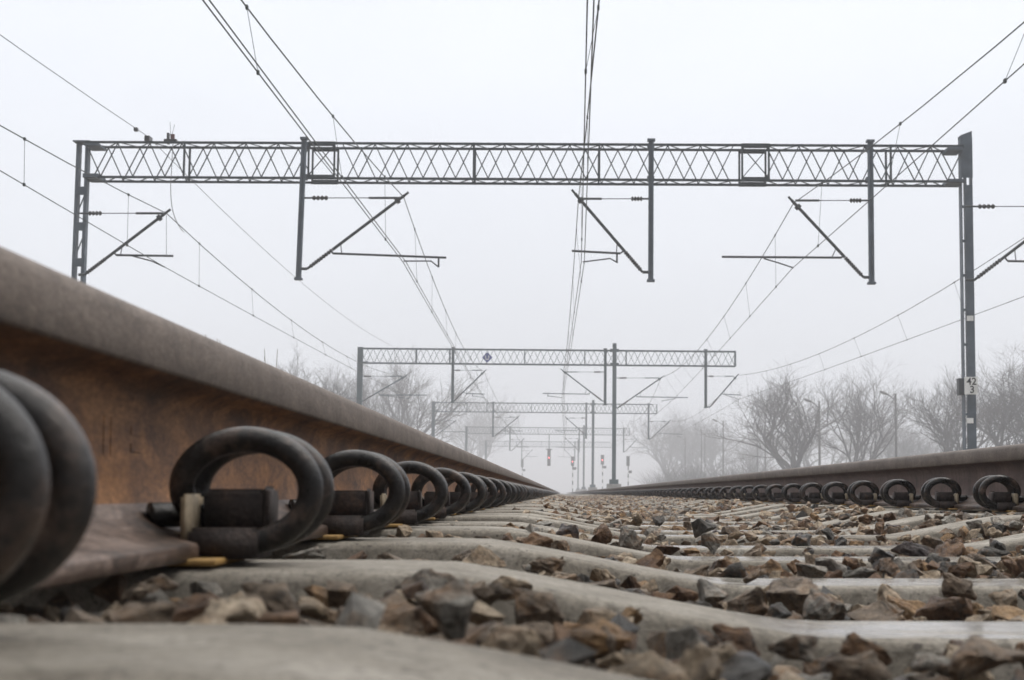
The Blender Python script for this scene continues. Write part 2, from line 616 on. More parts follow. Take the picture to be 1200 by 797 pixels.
# ------------------------------------------------------------------ ballast stones
def hull_mesh(seed, npts, hi):
    rr = random.Random(seed)
    bm = bmesh.new()
    sc = (1, rr.uniform(.65, .95), rr.uniform(.5, .8))
    for i in range(npts):
        v = Vector((rr.gauss(0, 1), rr.gauss(0, 1), rr.gauss(0, 1))).normalized() * rr.uniform(.72, 1)
        # slice: flatten against a few random planes for broken faces
        bm.verts.new((v.x * sc[0], v.y * sc[1], v.z * sc[2]))
    r = bmesh.ops.convex_hull(bm, input=bm.verts)
    bmesh.ops.delete(bm, geom=[g for g in r['geom_interior'] if isinstance(g, bmesh.types.BMVert)], context='VERTS')
    if hi:
        bmesh.ops.dissolve_limit(bm, angle_limit=R(20), verts=bm.verts, edges=bm.edges)
        bmesh.ops.bevel(bm, geom=list(bm.edges), offset=.035, segments=1, affect='EDGES', clamp_overlap=True)
        bmesh.ops.triangulate(bm, faces=bm.faces)
        bmesh.ops.subdivide_edges(bm, edges=[e for e in bm.edges if e.calc_length() > .2], cuts=3, use_grid_fill=True)
        bmesh.ops.triangulate(bm, faces=bm.faces)
        bm.normal_update()
        for v in bm.verts:
            d = noise.noise(v.co * 2.6 + Vector((seed, 0, 0))) * .13 + noise.noise(v.co * 7 + Vector((0, seed, 0))) * .075 + noise.noise(v.co * 17 + Vector((0, 0, seed))) * .04
            v.co += v.normal * d
    bmesh.ops.recalc_face_normals(bm, faces=bm.faces)
    bm.verts.index_update()
    V = [v.co.copy() for v in bm.verts]
    Fc = [[v.index for v in f.verts] for f in bm.faces]
    bm.free()
    return V, Fc


HI = [hull_mesh(100 + i, rr_, True) for i, rr_ in enumerate((8, 9, 10, 11, 8, 12, 9, 10, 9, 11))]
LO = [hull_mesh(200 + i, rr_, False) for i, rr_ in enumerate((9, 10, 11, 12, 13, 10))]
HI_MESH = {}


def hi_mesh(ai, mi):
    if (ai, mi) not in HI_MESH:
        V, Fc = HI[ai]
        me = bpy.data.meshes.new('ballast_stone')
        me.from_pydata([tuple(v) for v in V], [], Fc)
        me.materials.append(ROCKS[mi][1])
        HI_MESH[(ai, mi)] = me
    return HI_MESH[(ai, mi)]


rs = random.Random(11)
single = []          # individually built stones: (x, y, z, size, rot, archetype, material, squash)
mass = []            # gravel between them


def pick():
    return rs.choices(range(len(ROCKS)), WEIGHT)[0]


def P3(px, py, d):
    """track-frame point at depth d"""
    return Vector(((px - 658) * d / F, d, -(py - 578) * d / F))


def named(px, py, d, w, h, mi, rz=None):
    p = P3(px, py, d)
    w, h = w * .92, h * .95
    sx = w * d / F / 2
    sz = h * d / F / 2
    single.append([p.x, d, p.z - sz * (.30 if d > .95 else .08), sx * 1.12, (rs.uniform(-.25, .25), rs.uniform(-.25, .25), rs.uniform(0, 6.3) if rz is None else rz),
                   rs.randrange(len(HI)), mi, min(1.3, max(.55, 1.55 * sz / sx))])


# the stones one notices in the photograph
for a in [
    (515, 724, .80, 75, 62, 0), (580, 752, .76, 120, 56, 4), (372, 716, .82, 95, 50, 3), (455, 745, .78, 110, 50, 3), (300, 728, .80, 80, 44, 0),
    (185, 708, .84, 62, 60, 1), (130, 715, .82, 60, 42, 3), (245, 725, .84, 60, 46, 3), (65, 722, .82, 50, 44, 3), (20, 722, .86, 50, 44, 4), (700, 752, .80, 80, 70, 4), (655, 775, .76, 90, 50, 3), (735, 768, .78, 95, 54, 3),
    (800, 755, .86, 70, 60, 1), (860, 782, .78, 120, 40, 2), (985, 782, .78, 110, 56, 4), (1015, 755, .86, 90, 50, 0), (1090, 775, .82, 90, 52, 1),
    (1150, 768, .80, 120, 64, 4), (930, 755, .87, 80, 36, 1), (770, 782, .76, 80, 36, 3), (1190, 790, .78, 80, 50, 2),
    (930, 680, 1.42, 105, 74, 4), (868, 697, 1.36, 95, 48, 4), (826, 690, 1.44, 70, 34, 1), (962, 706, 1.34, 80, 54, 1), (1020, 714, 1.34, 110, 46, 4), (1098, 712, 1.36, 95, 56, 0), (1062, 726, 1.30, 60, 30, 3),
    (1140, 728, 1.30, 70, 34, 3), (1180, 715, 1.36, 80, 44, 5), (905, 716, 1.32, 56, 34, 2), (1120, 735, 1.28, 55, 24, 1), (640, 660, 1.40, 60, 20, 4), (700, 684, 1.40, 70, 26, 4), (460, 652, 1.40, 60, 24, 4), (360, 648, 1.40, 80, 36, 1), (415, 650, 1.36, 60, 24, 0),
    (760, 650, 1.95, 50, 50, 0), (632, 635, 1.95, 52, 28, 0), (870, 672, 1.90, 26, 22, 5), (815, 668, 1.92, 50, 18, 4), (1195, 668, 1.92, 50, 40, 1), (1105, 678, 1.90, 60, 24, 4), (1150, 676, 1.9, 60, 24, 0), (1000, 672, 1.95, 60, 26, 1), (1040, 676, 1.9, 50, 22, 6),
    (665, 622, 2.55, 40, 30, 6), (702, 624, 2.52, 46, 34, 0), (735, 628, 2.5, 44, 36, 1), (880, 645, 2.45, 48, 30, 4), (830, 632, 2.55, 34, 30, 1), (893, 652, 2.45, 30, 14, 5), (1105, 643, 2.45, 66, 38, 0), (1085, 628, 2.6, 44, 30, 4), (1135, 645, 2.5, 40, 28, 5), (1160, 648, 2.45, 50, 34, 2), (1060, 642, 2.5, 60, 28, 6), (940, 630, 3.0, 36, 20, 2),
    (770, 606, 3.7, 24, 18, 2), (745, 606, 3.7, 26, 18, 3), (820, 615, 3.1, 40, 20, 2), (640, 590, 5.0, 12, 12, 0), (640, 611, 3.1, 30, 14, 1), (1030, 615, 3.6, 30, 20, 0), (1120, 613, 3.7, 34, 20, 4),
]:
    named(*a)


def surf(x, y):
    return sl_top(x - XC) - .0265 + .0085 * min(1, max(0, (x - .0) / .25)) + .019 * noise.noise(Vector((x * 2.1, y * 1.3, 7)))


def free(x, y, r):
    for q in single:
        if abs(q[1] - y) < r + q[3] * .8 and abs(q[0] - x) < (r + q[3]) * .8:
            return False
    return True


N_SINGLE = 298
for k in range(0, 80):
    ya, yb = Y0 + PITCH * k + .10, Y0 + PITCH * (k + 1) - .10
    if k < 8:
        step = .044
    elif k < 25:
        step = .062
    else:
        step = .085
    xa, xb = -.30, 1.20
    ny, nx = max(3, round((yb - ya) / step)), round((xb - xa) / step)
    lift = .012 if k == 0 else 0
    for layer in range(3):
        for iy in range(ny):
            for ix in range(nx):
                x = xa + (ix + rs.uniform(.05, .95)) * (xb - xa) / nx
                y = ya + (iy + rs.uniform(.05, .95)) * (yb - ya) / ny
                size = step * rs.uniform(.42, .78)
                px = 658 + x * F / y
                if px < -150 or px > 1360:
                    continue
                if layer == 0:
                    z = lift + surf(x, y) - .014 + rs.uniform(-.006, .008)
                elif layer == 1:
                    size = step * rs.uniform(.30, .55)
                    z = lift + surf(x, y) + .004 + rs.uniform(-.008, .010)
                    if rs.random() > .75:
                        continue
                else:
                    if rs.random() > (.40 if k < 8 else .42) + .40 * (noise.noise(Vector((x * 1.4, y * 1.1, 3)))):
                        continue
                    size = rs.uniform(.017, .036)
                    z = lift + surf(x, y) + .008 + rs.uniform(-.004, .012)
                    rail_near = min(abs(x - XL), abs(x - XR))
                    if rail_near < .20:
                        continue
                rot = (rs.uniform(-.5, .5), rs.uniform(-.5, .5), rs.uniform(0, 6.3))
                it = [x, y, z, size, rot, rs.randrange(60), pick(), rs.uniform(.8, 1.1)]
                if layer == 2 and len(single) < N_SINGLE and k < 7:
                    if y + size > .46 + Y0 and abs(px - 600) < 640 and free(x, y, size):
                        it[5] %= len(HI)
                        single.append(it)
                elif layer < 2 or len(single) >= N_SINGLE or k >= 7:
                    mass.append(it)
    # a few stones stranded on the sleeper tops
    for _ in range(rs.choice((0, 1, 1, 2)) if k > 1 else 0):
        x = rs.uniform(-.1, 1.0)
        size = rs.uniform(.012, .026)
        mass.append([x, Y0 + PITCH * k + rs.uniform(-.05, .05), sl_top(x - XC) + size * .4, size, (rs.uniform(-.3, .3), rs.uniform(-.3, .3), rs.uniform(0, 6)), rs.randrange(60), pick(), .9])

counts = {}
single.sort(key=lambda q: (round((q[1] - Y0) / PITCH - .5), q[0]))
for x, y, z, size, rot, ai, mi, sq in single:
    o = bpy.data.objects.new('ballast_stone', hi_mesh(ai % len(HI), mi))
    COL.objects.link(o)
    o.matrix_world = TRACK @ Matrix.Translation((x, y, z)) @ Euler(rot).to_matrix().to_4x4() @ Matrix.Diagonal((size, size, size * sq, 1))
    g = int((y - Y0) / PITCH)
    key = (g, mi)
    counts[key] = counts.get(key, 0) + 1
    n = counts[key]
    nth = ORD[n - 1] if n <= len(ORD) else 'last'
    tag(o, '%s %s larger stone from the near rail in the %s ballast gap between sleepers' % (nth, ROCKS[mi][0], ORD[min(g, 20)]), 'stone',
        'angular ballast stones lying between the sleepers')

b = MB()
for x, y, z, size, rot, ai, mi, sq in mass:
    V, Fc = (HI[ai % len(HI)] if y < 3.2 and size > .02 else LO[ai % len(LO)])
    M = Matrix.Translation((x, y, z)) @ Euler(rot).to_matrix().to_4x4() @ Matrix.Diagonal((size, size, size * sq, 1))
    b.add([M @ v for v in V], Fc, mi)
o = b.build('ballast_gravel', [q[1] for q in ROCKS])
o.matrix_world = TRACK
tag(o, 'crushed brown and grey ballast gravel filling the gaps between the sleepers', 'gravel', None, 'stuff')

# ------------------------------------------------------------------ gantries
ZT = W(560, 168, 36.8).z
ZBOT = W(560, 212, 36.8).z
G1 = 37.0


def solveY(px, py, z):
    lo, hi = 10, 600
    for _ in range(60):
        mid_ = (lo + hi) / 2
        if W(px, py, mid_).z < z:
            lo = mid_
        else:
            hi = mid_
    return lo


GY = [G1, solveY(640, 428, ZBOT), solveY(640, 484, ZBOT)]
step_ = (GY[2] - GY[0]) / 2
GY += [GY[2] + step_, GY[2] + 2 * step_]
print('gantry distances', GY, 'beam', ZBOT, ZT, 'spacing', step_)
DEP = .55


def beam(root, Y, xl, xr, org, mat, detail=True, r=.030, slant=False, gaps=()):
    b = MB(org)
    c = .052 if detail else .06
    for y in (Y - DEP / 2, Y + DEP / 2):
        for z in (ZT - .03, ZBOT + .03):
            b.bar((xl, y, z), (xr - (.35 if slant and z > ZBOT + .3 else 0), y, z), c, c)
    ob = b.build('truss_beam', mat, root)
    b = MB(org)
    n = max(4, round((xr - xl) / .76))
    w = (xr - xl) / n
    t = .024 if detail else .03
    for i in range(n):
        xa, xm, xb = xl + i * w, xl + (i + .5) * w, xl + (i + 1) * w
        ya, yb = Y - DEP / 2, Y + DEP / 2
        if any(g0 - .1 < xm < g1 + .1 for g0, g1 in gaps):
            if b.v:
                b.build('lattice', mat, ob)
            b = MB(org)
            continue
        b.bar((xa, ya, ZT - .05), (xm, ya, ZBOT + .05), t, t)
        b.bar((xm, ya, ZBOT + .05), (xb, ya, ZT - .05), t, t)
        b.bar((xa, yb, ZBOT + .05), (xm, yb, ZT - .05), t, t)
        b.bar((xm, yb, ZT - .05), (xb, yb, ZBOT + .05), t, t)
        for z in (ZT - .03, ZBOT + .03):
            b.bar((xa, ya, z), (xm, yb, z), t * 1.3, t * .6)
            b.bar((xm, yb, z), (xb, ya, z), t * 1.3, t * .6)
    b.build('lattice', mat, ob)
    return ob


def frame_x(ob, Y, xa, xb, org, mat):
    """stiffening frame where two lengths of the beam are bolted together"""
    for y in (Y - DEP / 2 - .03, Y + DEP / 2 + .03):
        b = MB(org)
        for x in (xa, xb):
            b.bar((x, y, ZT), (x, y, ZBOT), .045, .03)
        for z in (ZT - .05, ZBOT + .05):
            b.bar((xa, y, z), (xb, y, z), .02, .11)
        if y < Y:
            b.bar((xa, y + .004, ZT - .08), (xb, y + .004, ZBOT + .08), .03, .02)
            b.bar((xa, y - .018, ZBOT + .08), (xb, y - .018, ZT - .08), .03, .02)
        b.build('splice_frame', mat, ob)


def hanger(root, x, Yp, ztop, zbot, org, mat, w=.18, lean=0.0):
    b = MB(org)
    zt, zb_ = ztop, zbot
    p0, p1 = Vector((x, Yp, zt)), Vector((x - lean, Yp, zb_))
    for sx in (-1, 1):
        b.bar(p0 + Vector((sx * (w / 2 - .02), 0, 0)), p1 + Vector((sx * (w / 2 - .02), 0, 0)), .04, w * .9)
    b.bar(p0, p1, w - .08, .03)
    b.box(p0 + Vector((0, 0, -.02)), (w + .06, w + .06, .05))
    b.box(p1 + Vector((0, 0, .02)), (w + .06, w + .06, .05))
    for z in (ZT - .08, ZBOT + .05):
        b.box((x - lean * (zt - z) / (zt - zb_), Yp + .16, z), (w + .04, .2, .12))
    return b.build('drop_post', mat, root)


def cantilever(root, org, Y, mat, px_post, foot, head, tie_y, bar_, steady=None, droparm=None, tie_px=None, fine=True, strutdrop=None):
    q = lambda p: W(p[0], p[1], Y)
    f, h = q(foot), q(head)
    post_f = q((px_post, foot[1]))
    k = 1 if fine else 1.15
    b = MB(org)
    ins0, ins1 = f.lerp(h, .03), f.lerp(h, .26)
    b.tube([post_f, f], .035 * k, 8)
    b.tube([f, ins0], .03 * k, 8)
    b.tube([ins1, h], .036 * k, 8)
    d = (h - f).normalized()
    b.tube([h - d * .25, h - d * .16], .075, 8)
    b.tube([h + d * .0, h + d * .12], .028, 6)
    # tie rod
    tp, te = q((px_post, tie_y)), q((head[0] + (4 if head[0] < px_post else -4), tie_y))
    s1, s2 = tp.lerp(te, .12), tp.lerp(te, .28)
    b.tube([tp, s1], .022 * k, 6)
    b.tube([s2, tp.lerp(te, .7)], .011 * k, 5)
    b.tube([tp.lerp(te, .68), te], .027 * k, 6)
    c = b.build('cantilever', mat, root)
    b = MB(org)
    b.discs(ins0, ins1, .050 * k, 9, 0, .62)
    b.build('insulator', M_insul, c)
    b = MB(org)
    b.discs(s1, s2, .055 * k, 4, 0, .5)
    b.build('insulator', M_insul, c)
    b = MB(org)
    b0, b1 = q(bar_[0]), q(bar_[1])
    b.tube([b0, b1], .026 * k, 6)
    # short link hanging the bar from the strut
    t = min(1, max(0, (b0 - f).dot(h - f) / (h - f).length_squared)) if abs(bar_[0][0] - foot[0]) < abs(bar_[1][0] - foot[0]) else min(1, max(0, (b1 - f).dot(h - f) / (h - f).length_squared))
    e = b0 if abs(bar_[0][0] - foot[0]) < abs(bar_[1][0] - foot[0]) else b1
    b.tube([e.lerp(b0 if e is b1 else b1, .08), f.lerp(h, min(1, t + .1))], .012 * k, 5)
    b.tube([e, f.lerp(h, t)], .02 * k, 6)
    b.build('registration_arm', mat, c)
    if steady:
        b = MB(org)
        b.tube([q(p) for p in steady], .016 * k, 6)
        if droparm:
            b.tube([q(p) for p in droparm], .022 * k, 6)
        b.build('steady_arm', mat, c)
    if fine and strutdrop:
        b = MB(org)
        b.tube([q(p) for p in strutdrop], .006, 4)
        b.build('hanger_wire', M_wire, c)
    return c


# ---- first gantry
Y = GY[0]
YP = Y - DEP / 2 - .16
org = Vector((W(98, 400, Y).x, Y, 0))
g = empty('catenary_gantry', org, 'nearest dark steel truss gantry spanning the picture with a tall mast at each end', 'gantry', 'catenary gantries across the tracks')
xl, xr = W(104, 190, Y).x, W(1126, 190, Y).x
tb = beam(g, Y, xl, xr, org, M_chord, gaps=((W(364, 190, Y).x, W(394, 190, Y).x), (W(868, 190, Y).x, W(899, 190, Y).x)))
frame_x(tb, Y, W(364, 190, Y).x, W(394, 190, Y).x, org, M_chord)
frame_x(tb, Y, W(868, 190, Y).x, W(899, 190, Y).x, org, M_chord)
for px in (219, 556, 702, 1041):
    x = W(px, 190, Y).x
    for y in (Y - DEP / 2, Y + DEP / 2):
        b = MB(org)
        b.bar((x, y, ZT), (x, y, ZBOT), .045, .045)
        b.build('stiffener', M_chord, tb)
# lattice post of two channels and battens
xpl = W(97, 200, Y).x
b = MB(org)
for off in (-.105, .105):
    b.bar((xpl + off * 1.1, Y, -.2), (xpl + off, Y, ZT), .075, .20)
for i in range(1, 10):
    b.box((xpl, Y - .108, i * .85 - .2), (.26, .012, .20))
for z in range(0, 8):
    b.bar((xpl - .10, Y + .09, z), (xpl + .10, Y + .09, z + .55), .04, .02)
b.box((xpl, Y, ZT + .015), (.40, .42, .03))
b.box((xpl + .28, Y, ZT - .09), (.36, DEP + .1, .05))
b.box((xpl + .28, Y, ZBOT + .06), (.36, DEP + .1, .09))
b.build('mast', M_steel, g)
b = MB(org)
b.box((xpl, Y, .3), (.9, .9, 1.2))
b.build('foundation', M_foundation, g)
# right mast: wide flange column with sloped cap
xpr = W(1131.5, 200, Y).x
b = MB(org)
ztop = W(1131, 155, Y).z
b.bar((xpr - .02, Y, 0), (xpr - .02, Y, ztop - .12), .02, .24)
for sx in (-.125, .115):
    b.bar((xpr + sx, Y, -.2), (xpr + sx, Y, ztop - (.12 if sx < 0 else .0)), .022, .24)
for z in [i * .8 for i in range(1, 11)]:
    b.box((xpr - .005, Y - .06, z), (.22, .10, .05))
b.add([(xpr - .136, Y - .13, ztop - .16), (xpr + .126, Y - .13, ztop - .16), (xpr + .126, Y - .13, ztop), (xpr - .136, Y - .13, ztop - .1),
       (xpr - .136, Y + .13, ztop - .16), (xpr + .126, Y + .13, ztop - .16), (xpr + .126, Y + .13, ztop), (xpr - .136, Y + .13, ztop - .1)],
      [(0, 1, 2, 3), (7, 6, 5, 4), (0, 4, 5, 1), (1, 5, 6, 2), (2, 6, 7, 3), (3, 7, 4, 0)])
b.box((xpr - .30, Y, ZT - .09), (.34, DEP + .1, .07))
b.box((xpr - .30, Y, ZBOT + .05), (.34, DEP + .1, .07))
b.box((xpr, Y - .127, (ZBOT + ztop) / 2), (.26, .02, ztop - ZBOT - .3))
b.box((xpr + .03, Y - .122, 3.9), (.17, .012, 7.6))
b.build('mast', M_steel, g)
b = MB(org)
b.box((xpr, Y, .3), (.8, .8, 1.2))
b.build('foundation', M_foundation, g)
for px, py in ((1137, 373), (1137, 493)):
    p = W(px, py, Y - .15)
    b = MB(org)
    b.box((p.x, Y - .142, p.z), (.15, .008, .12))
    b.build('marker_plate', M_white, g)
for px, pyb, lean in ((356, 328, .06), (763, 330, 0), (1020, 333, 0)):
    hanger(g, W(px, 190, YP).x, YP, ZT + .06, W(px, pyb, YP).z, org, M_steel, .118, lean)
cantilever(g, org, YP, M_bracket, 92, (99, 322), (195, 249), 250, ((136, 299), (203, 300)), [(155, 300), (178, 306), (193, 313)], None, strutdrop=[(195, 252), (195, 299)])
cantilever(g, org, YP, M_bracket, 352, (360, 315), (474, 229), 232, ((390, 297), (523, 302)), [(473, 306), (505, 306), (514, 313)], [(514, 302), (514, 313)])
cantilever(g, org, YP, M_bracket, 763, (753, 319), (674, 227), 233, ((727, 297), (670, 294)), [(683, 307), (715, 303), (724, 308)], [(723, 297), (723, 308)])
cantilever(g, org, YP, M_bracket, 1020, (1012, 325), (928, 235), 235, ((986, 302), (846, 301)), [(895, 303), (912, 308), (930, 314)])
cantilever(g, org, YP, M_bracket, 1131, (1142, 328), (1262, 236), 242, ((1181, 306), (1300, 308)), [(1262, 310), (1292, 317)])
# arrester with its spikes and the jumper on top of the beam
b = MB(org)
p = W(200, 168, Y)
b.box((p.x - .06, Y, ZT + .12), (.05, .12, .26))
b.box((p.x, Y, ZT + .06), (.30, .14, .08))
b.tube([(p.x, Y, ZT + .1), (p.x - .03, Y, ZT + .52)], .006, 4)
b.tube([(p.x, Y, ZT + .1), (p.x + .08, Y, ZT + .46)], .006, 4)
ar = b.build('horn_arrester', M_insul, g)
b = MB(org)
b.tube([(p.x + .05, Y - .03, ZT + .1), (p.x + .05, Y - .03, ZT + .22)], .05, 8)
b.build('red_cap', M_red, ar)

# kilometre sign on the right mast
p = W(1138, 452, Y - .24)
ks = empty('kilometre_sign', (p.x, Y - .24, p.z), 'small white kilometre plate reading 42 over 3 on the tall mast', 'sign')
b = MB(ks.location)
b.box(p, (.30, .012, .40))
b.build('plate', M_white, ks)
b = MB(ks.location)
b.box(p + Vector((0, .06, .12)), (.20, .10, .03))
b.box(p + Vector((0, .06, -.12)), (.20, .10, .03))
b.build('bracket', M_steel, ks)


def text(body, size, loc, parent, mat, name='number'):
    cu = bpy.data.curves.new(name, 'FONT')
    cu.body = body
    cu.size = size
    cu.extrude = .002
    cu.offset = size * .012
    cu.align_x = 'CENTER'
    cu.align_y = 'CENTER'
    cu.materials.append(mat)
    tmp = bpy.data.objects.new(name, cu)
    me = bpy.data.meshes.new_from_object(tmp)
    bpy.data.objects.remove(tmp)
    o = bpy.data.objects.new(name, me)
    COL.objects.link(o)
    o.parent = parent
    o.location = loc
    o.rotation_euler = (R(90), 0, 0)
    return o


text('42', .23, (.01, -.010, .09), ks, M_black)
text('3', .23, (.02, -.010, -.095), ks, M_black)
p = W(1125.5, 454, Y + .02)
b = MB(p)
b.box(p, (.12, .22, .36))
b.box(p + Vector((0, 0, .19)), (.14, .25, .02))
jb = b.build('junction_box', M_box)
jb.location = p
tag(jb, 'small dark equipment box fixed beside the 42/3 plate on the mast', 'junction box')


# ---- second gantry and those behind it
def far_gantry(i, label, left, mast, right, top_overhang, hangers, cants, mat, postless=False):
    Y = GY[i]
    YP = Y - DEP / 2 - .16
    org = Vector((W(left, 500, Y).x, Y, 0))
    g = empty('catenary_gantry', org, label, 'gantry', 'catenary gantries across the tracks')
    xl, xr = W(left, 480, Y).x, W(right, 480, Y).x
    tb = beam(g, Y, xl, xr, org, mat, i < 2, slant=i >= 2)
    for f_ in (.15, .24, .44, .6, .71, .999):
        x = xl + (xr - xl) * f_
        for y in (Y - DEP / 2, Y + DEP / 2):
            b = MB(org)
            b.bar((x, y, ZT), (x, y, ZBOT), .05, .05)
            b.build('stiffener', mat, tb)
    b = MB(org)
    b.bar((xl, Y, 0), (xl, Y, ZT + .05), .30, .30)
    b.box((xl + .25, Y, ZBOT + .05), (.4, DEP, .1))
    b.build('mast', mat, g)
    xm = W(mast, 480, Y).x
    b = MB(org)
    yf = Y - DEP / 2 - .15
    b.bar((xm, yf, 0), (xm, yf, ZT + top_overhang), .22, .22)
    b.box((xm, yf, 1.15), (.5, .5, .3))
    for z in (ZT - .05, ZBOT + .05):
        b.box((xm, yf + .1, z), (.5, .3, .16))
    b.build('mast', mat, g)
    b = MB(org)
    b.box((xm, yf, .5), (.8, .8, 1.1))
    b.box((xl, Y, .4), (.8, .8, 1.0))
    b.build('foundation', M_foundation, g)
    for px, pyb in hangers:
        hanger(g, W(px, 480, YP).x, YP, ZT + .05, W(px, pyb, YP).z, org, mat, .15)
    for c in cants:
        cantilever(g, org, YP, mat, *c, fine=i < 2)
    return g


far_gantry(1, 'second gantry, a teal truss that carries the blue diamond sign', 421, 719.5, 862, .35,
           [(530, 472), (709, 475), (827, 478)],
           [(421, (425, 470), (475, 441), 441, ((445, 463), (500, 463)), [(452, 464), (480, 467)]),
            (530, (532, 470), (568, 435), 434, ((545, 461), (568, 462)), [(554, 464), (568, 466)], [(554, 461), (554, 465)]),
            (709, (706, 470), (659, 434), 436, ((690, 462), (636, 461)), [(642, 464), (658, 466)], [(642, 461), (642, 465)]),
            (720, (724, 478), (776, 442), 443, ((746, 465), (806, 466)), [(775, 470), (792, 467)]),
            (827, (832, 477), (864, 440), 441, ((847, 462), (868, 463)), [(850, 463), (866, 468)])], M_teal)
far_gantry(2, 'third gantry, a grey truss seen through fog just below the teal one', 508, 695, 770, .3,
           [(578, 512), (687, 514), (760, 515)],
           [(508, (510, 511), (534, 493), 493, ((520, 506), (545, 506))),
            (578, (580, 511), (608, 488), 489, ((590, 505), (612, 505)), [(594, 506), (604, 508)]),
            (687, (685, 509), (663, 489), 490, ((676, 505), (650, 504)), [(652, 505), (660, 507)]),
            (760, (763, 514), (785, 493), 494, ((772, 508), (800, 509)))], M_teal)
Y4 = GY[3]
far_gantry(3, 'fourth gantry, a pale grey truss deep in the fog', 547, 684.5, 738, .3,
           [(598, 528), (679, 530), (731, 530)],
           [(598, (600, 528), (614, 514), 515, ((606, 524), (620, 524))), (679, (678, 528), (662, 513), 514, ((672, 525), (652, 524))),
            (731, (733, 529), (747, 514), 515, ((738, 524), (756, 525)))], M_teal)
far_gantry(4, 'farthest gantry, a barely visible truss fading into the fog', 570, 678, 718, .3,
           [(612, 538), (674, 540)], [(612, (613, 538), (624, 527), 528, ((617, 535), (630, 535))), (674, (673, 539), (661, 526), 527, ((669, 536), (654, 535)))], M_teal)

# blue diamond sign on the second gantry
Y = GY[1] - DEP / 2 - .25
p = W(571, 419, Y)
ds = empty('diamond_sign', p, 'blue diamond sign with a white open U mark on the second gantry', 'sign')
b = MB(p)
s = .30
b.box(p, (s * 1.42, .02, s * 1.42), 0, Matrix.Rotation(R(45), 3, 'Y'))
b.build('panel', M_blue, ds)
b = MB(p)
y = p.y - .016
for sx in (-1, 1):
    b.box((p.x + sx * .088, y, p.z + .035), (.045, .01, .13))
pts = [(p.x + .088 * math.cos(R(a)), y, p.z - .03 + .085 * math.sin(R(a))) for a in range(180, 361, 20)]
for q0, q1 in zip(pts, pts[1:]):
    b.bar(q0, q1, .01, .045)
b.build('symbol', M_white, ds)
b = MB(p)
b.bar((p.x, p.y + .02, p.z), (p.x, p.y + .25, p.z), .06, .06)
b.build('bracket', M_teal, ds)


# ------------------------------------------------------------------ overhead lines
def span(a, b_, sag, n=14):
    a, b_ = Vector(a), Vector(b_)
    return [a.lerp(b_, t / n) - Vector((0, 0, sag * 4 * (t / n) * (1 - t / n))) for t in range(n)]


def extrap(p1, px, py, zc):
    """support one span nearer than p1, on the line through p1 and the point the pixel shows at height zc"""
    Yq = solveY(px, py, zc)
    q = W(px, py, Yq)
    t = (p1.y - (p1.y - step_)) / (p1.y - q.y)
    x = p1.x + (q.x - p1.x) * t
    return x


YC = GY[0] - DEP / 2 - .16
YC2 = GY[1] - DEP / 2 - .16
YC3 = GY[2] - DEP / 2 - .16
ZC_ = W(683, 308, YC).z
ZM_ = W(676, 232, YC).z


def line(label, m_pts, c_pts, double=True, r=1.0, sag=.85, nd=8):
    """messenger wire, contact wires and droppers strung between the supports"""
    root = empty('overhead_line', (c_pts[0][0], c_pts[0][1], 0), label, 'overhead line', 'overhead lines above the tracks')
    o = Vector(root.location)
    mp, cp = [], []
    for a, b_ in zip(m_pts, m_pts[1:]):
        mp += span(a, b_, sag)
    for a, b_ in zip(c_pts, c_pts[1:]):
        cp += span(a, b_, .06)
    mp.append(Vector(m_pts[-1]))
    cp.append(Vector(c_pts[-1]))
    b = MB(o)
    b.tube(mp, .0105 * r, 6)
    b.build('messenger_wire', M_copper, root)
    for dx in ((-.035, .035) if double else (0,)):
        b = MB(o)
        b.tube([p + Vector((dx, 0, 0)) for p in cp], .009 * r, 6)
        b.build('contact_wire', M_copper, root)
    k = 0
    for i in range(len(m_pts) - 1):
        for t in range(nd):
            f = (t + .5) / nd
            if i > 3:
                continue
            base = i * 14
            fi = f * 14
            a0, a1 = int(fi), min(int(fi) + 1, 14)
            pm = mp[base + a0].lerp(mp[base + a1], fi - a0)
            pc = cp[base + a0].lerp(cp[base + a1], fi - a0)
            b = MB(o)
            dx = (-.035 if t % 2 else .035) if double else 0
            pc = pc + Vector((dx, 0, 0))
            b.tube([pm, pc], .005, 4)
            b.box(pm, (.03, .07, .05))
            b.box(pc, (.03, .07, .05))
            b.build('dropper', M_copper, root)


def sup(x0, pts, z, xs_far):
    """support list: extrapolated near one, the measured ones, far ones"""
    out = [Vector((x0, YC - step_, z))]
    out += [Vector((W(px, py, y).x, y, W(px, py, y).z)) for px, py, y in pts]
    return out


def far(px, py, i):
    y = GY[i] - DEP / 2 - .16
    return W(px, py, y)


def mkline(label, mpx, cpx, near_m, near_c, **kw):
    """mpx/cpx: pixels of the supports at gantries 1..5; near_*: pixel + height of a point nearer than gantry 1"""
    M = [far(px, py, i) for i, (px, py) in enumerate(mpx)]
    C = [far(px, py, i) for i, (px, py) in enumerate(cpx)]
    xm = extrap(M[0], near_m[0], near_m[1], M[0].z - near_m[2])
    xc = extrap(C[0], near_c[0], near_c[1], C[0].z)
    M = [Vector((xm, M[0].y - step_, M[0].z))] + M
    C = [Vector((xc, C[0].y - step_, C[0].z))] + C
    line(label, M, C, **kw)


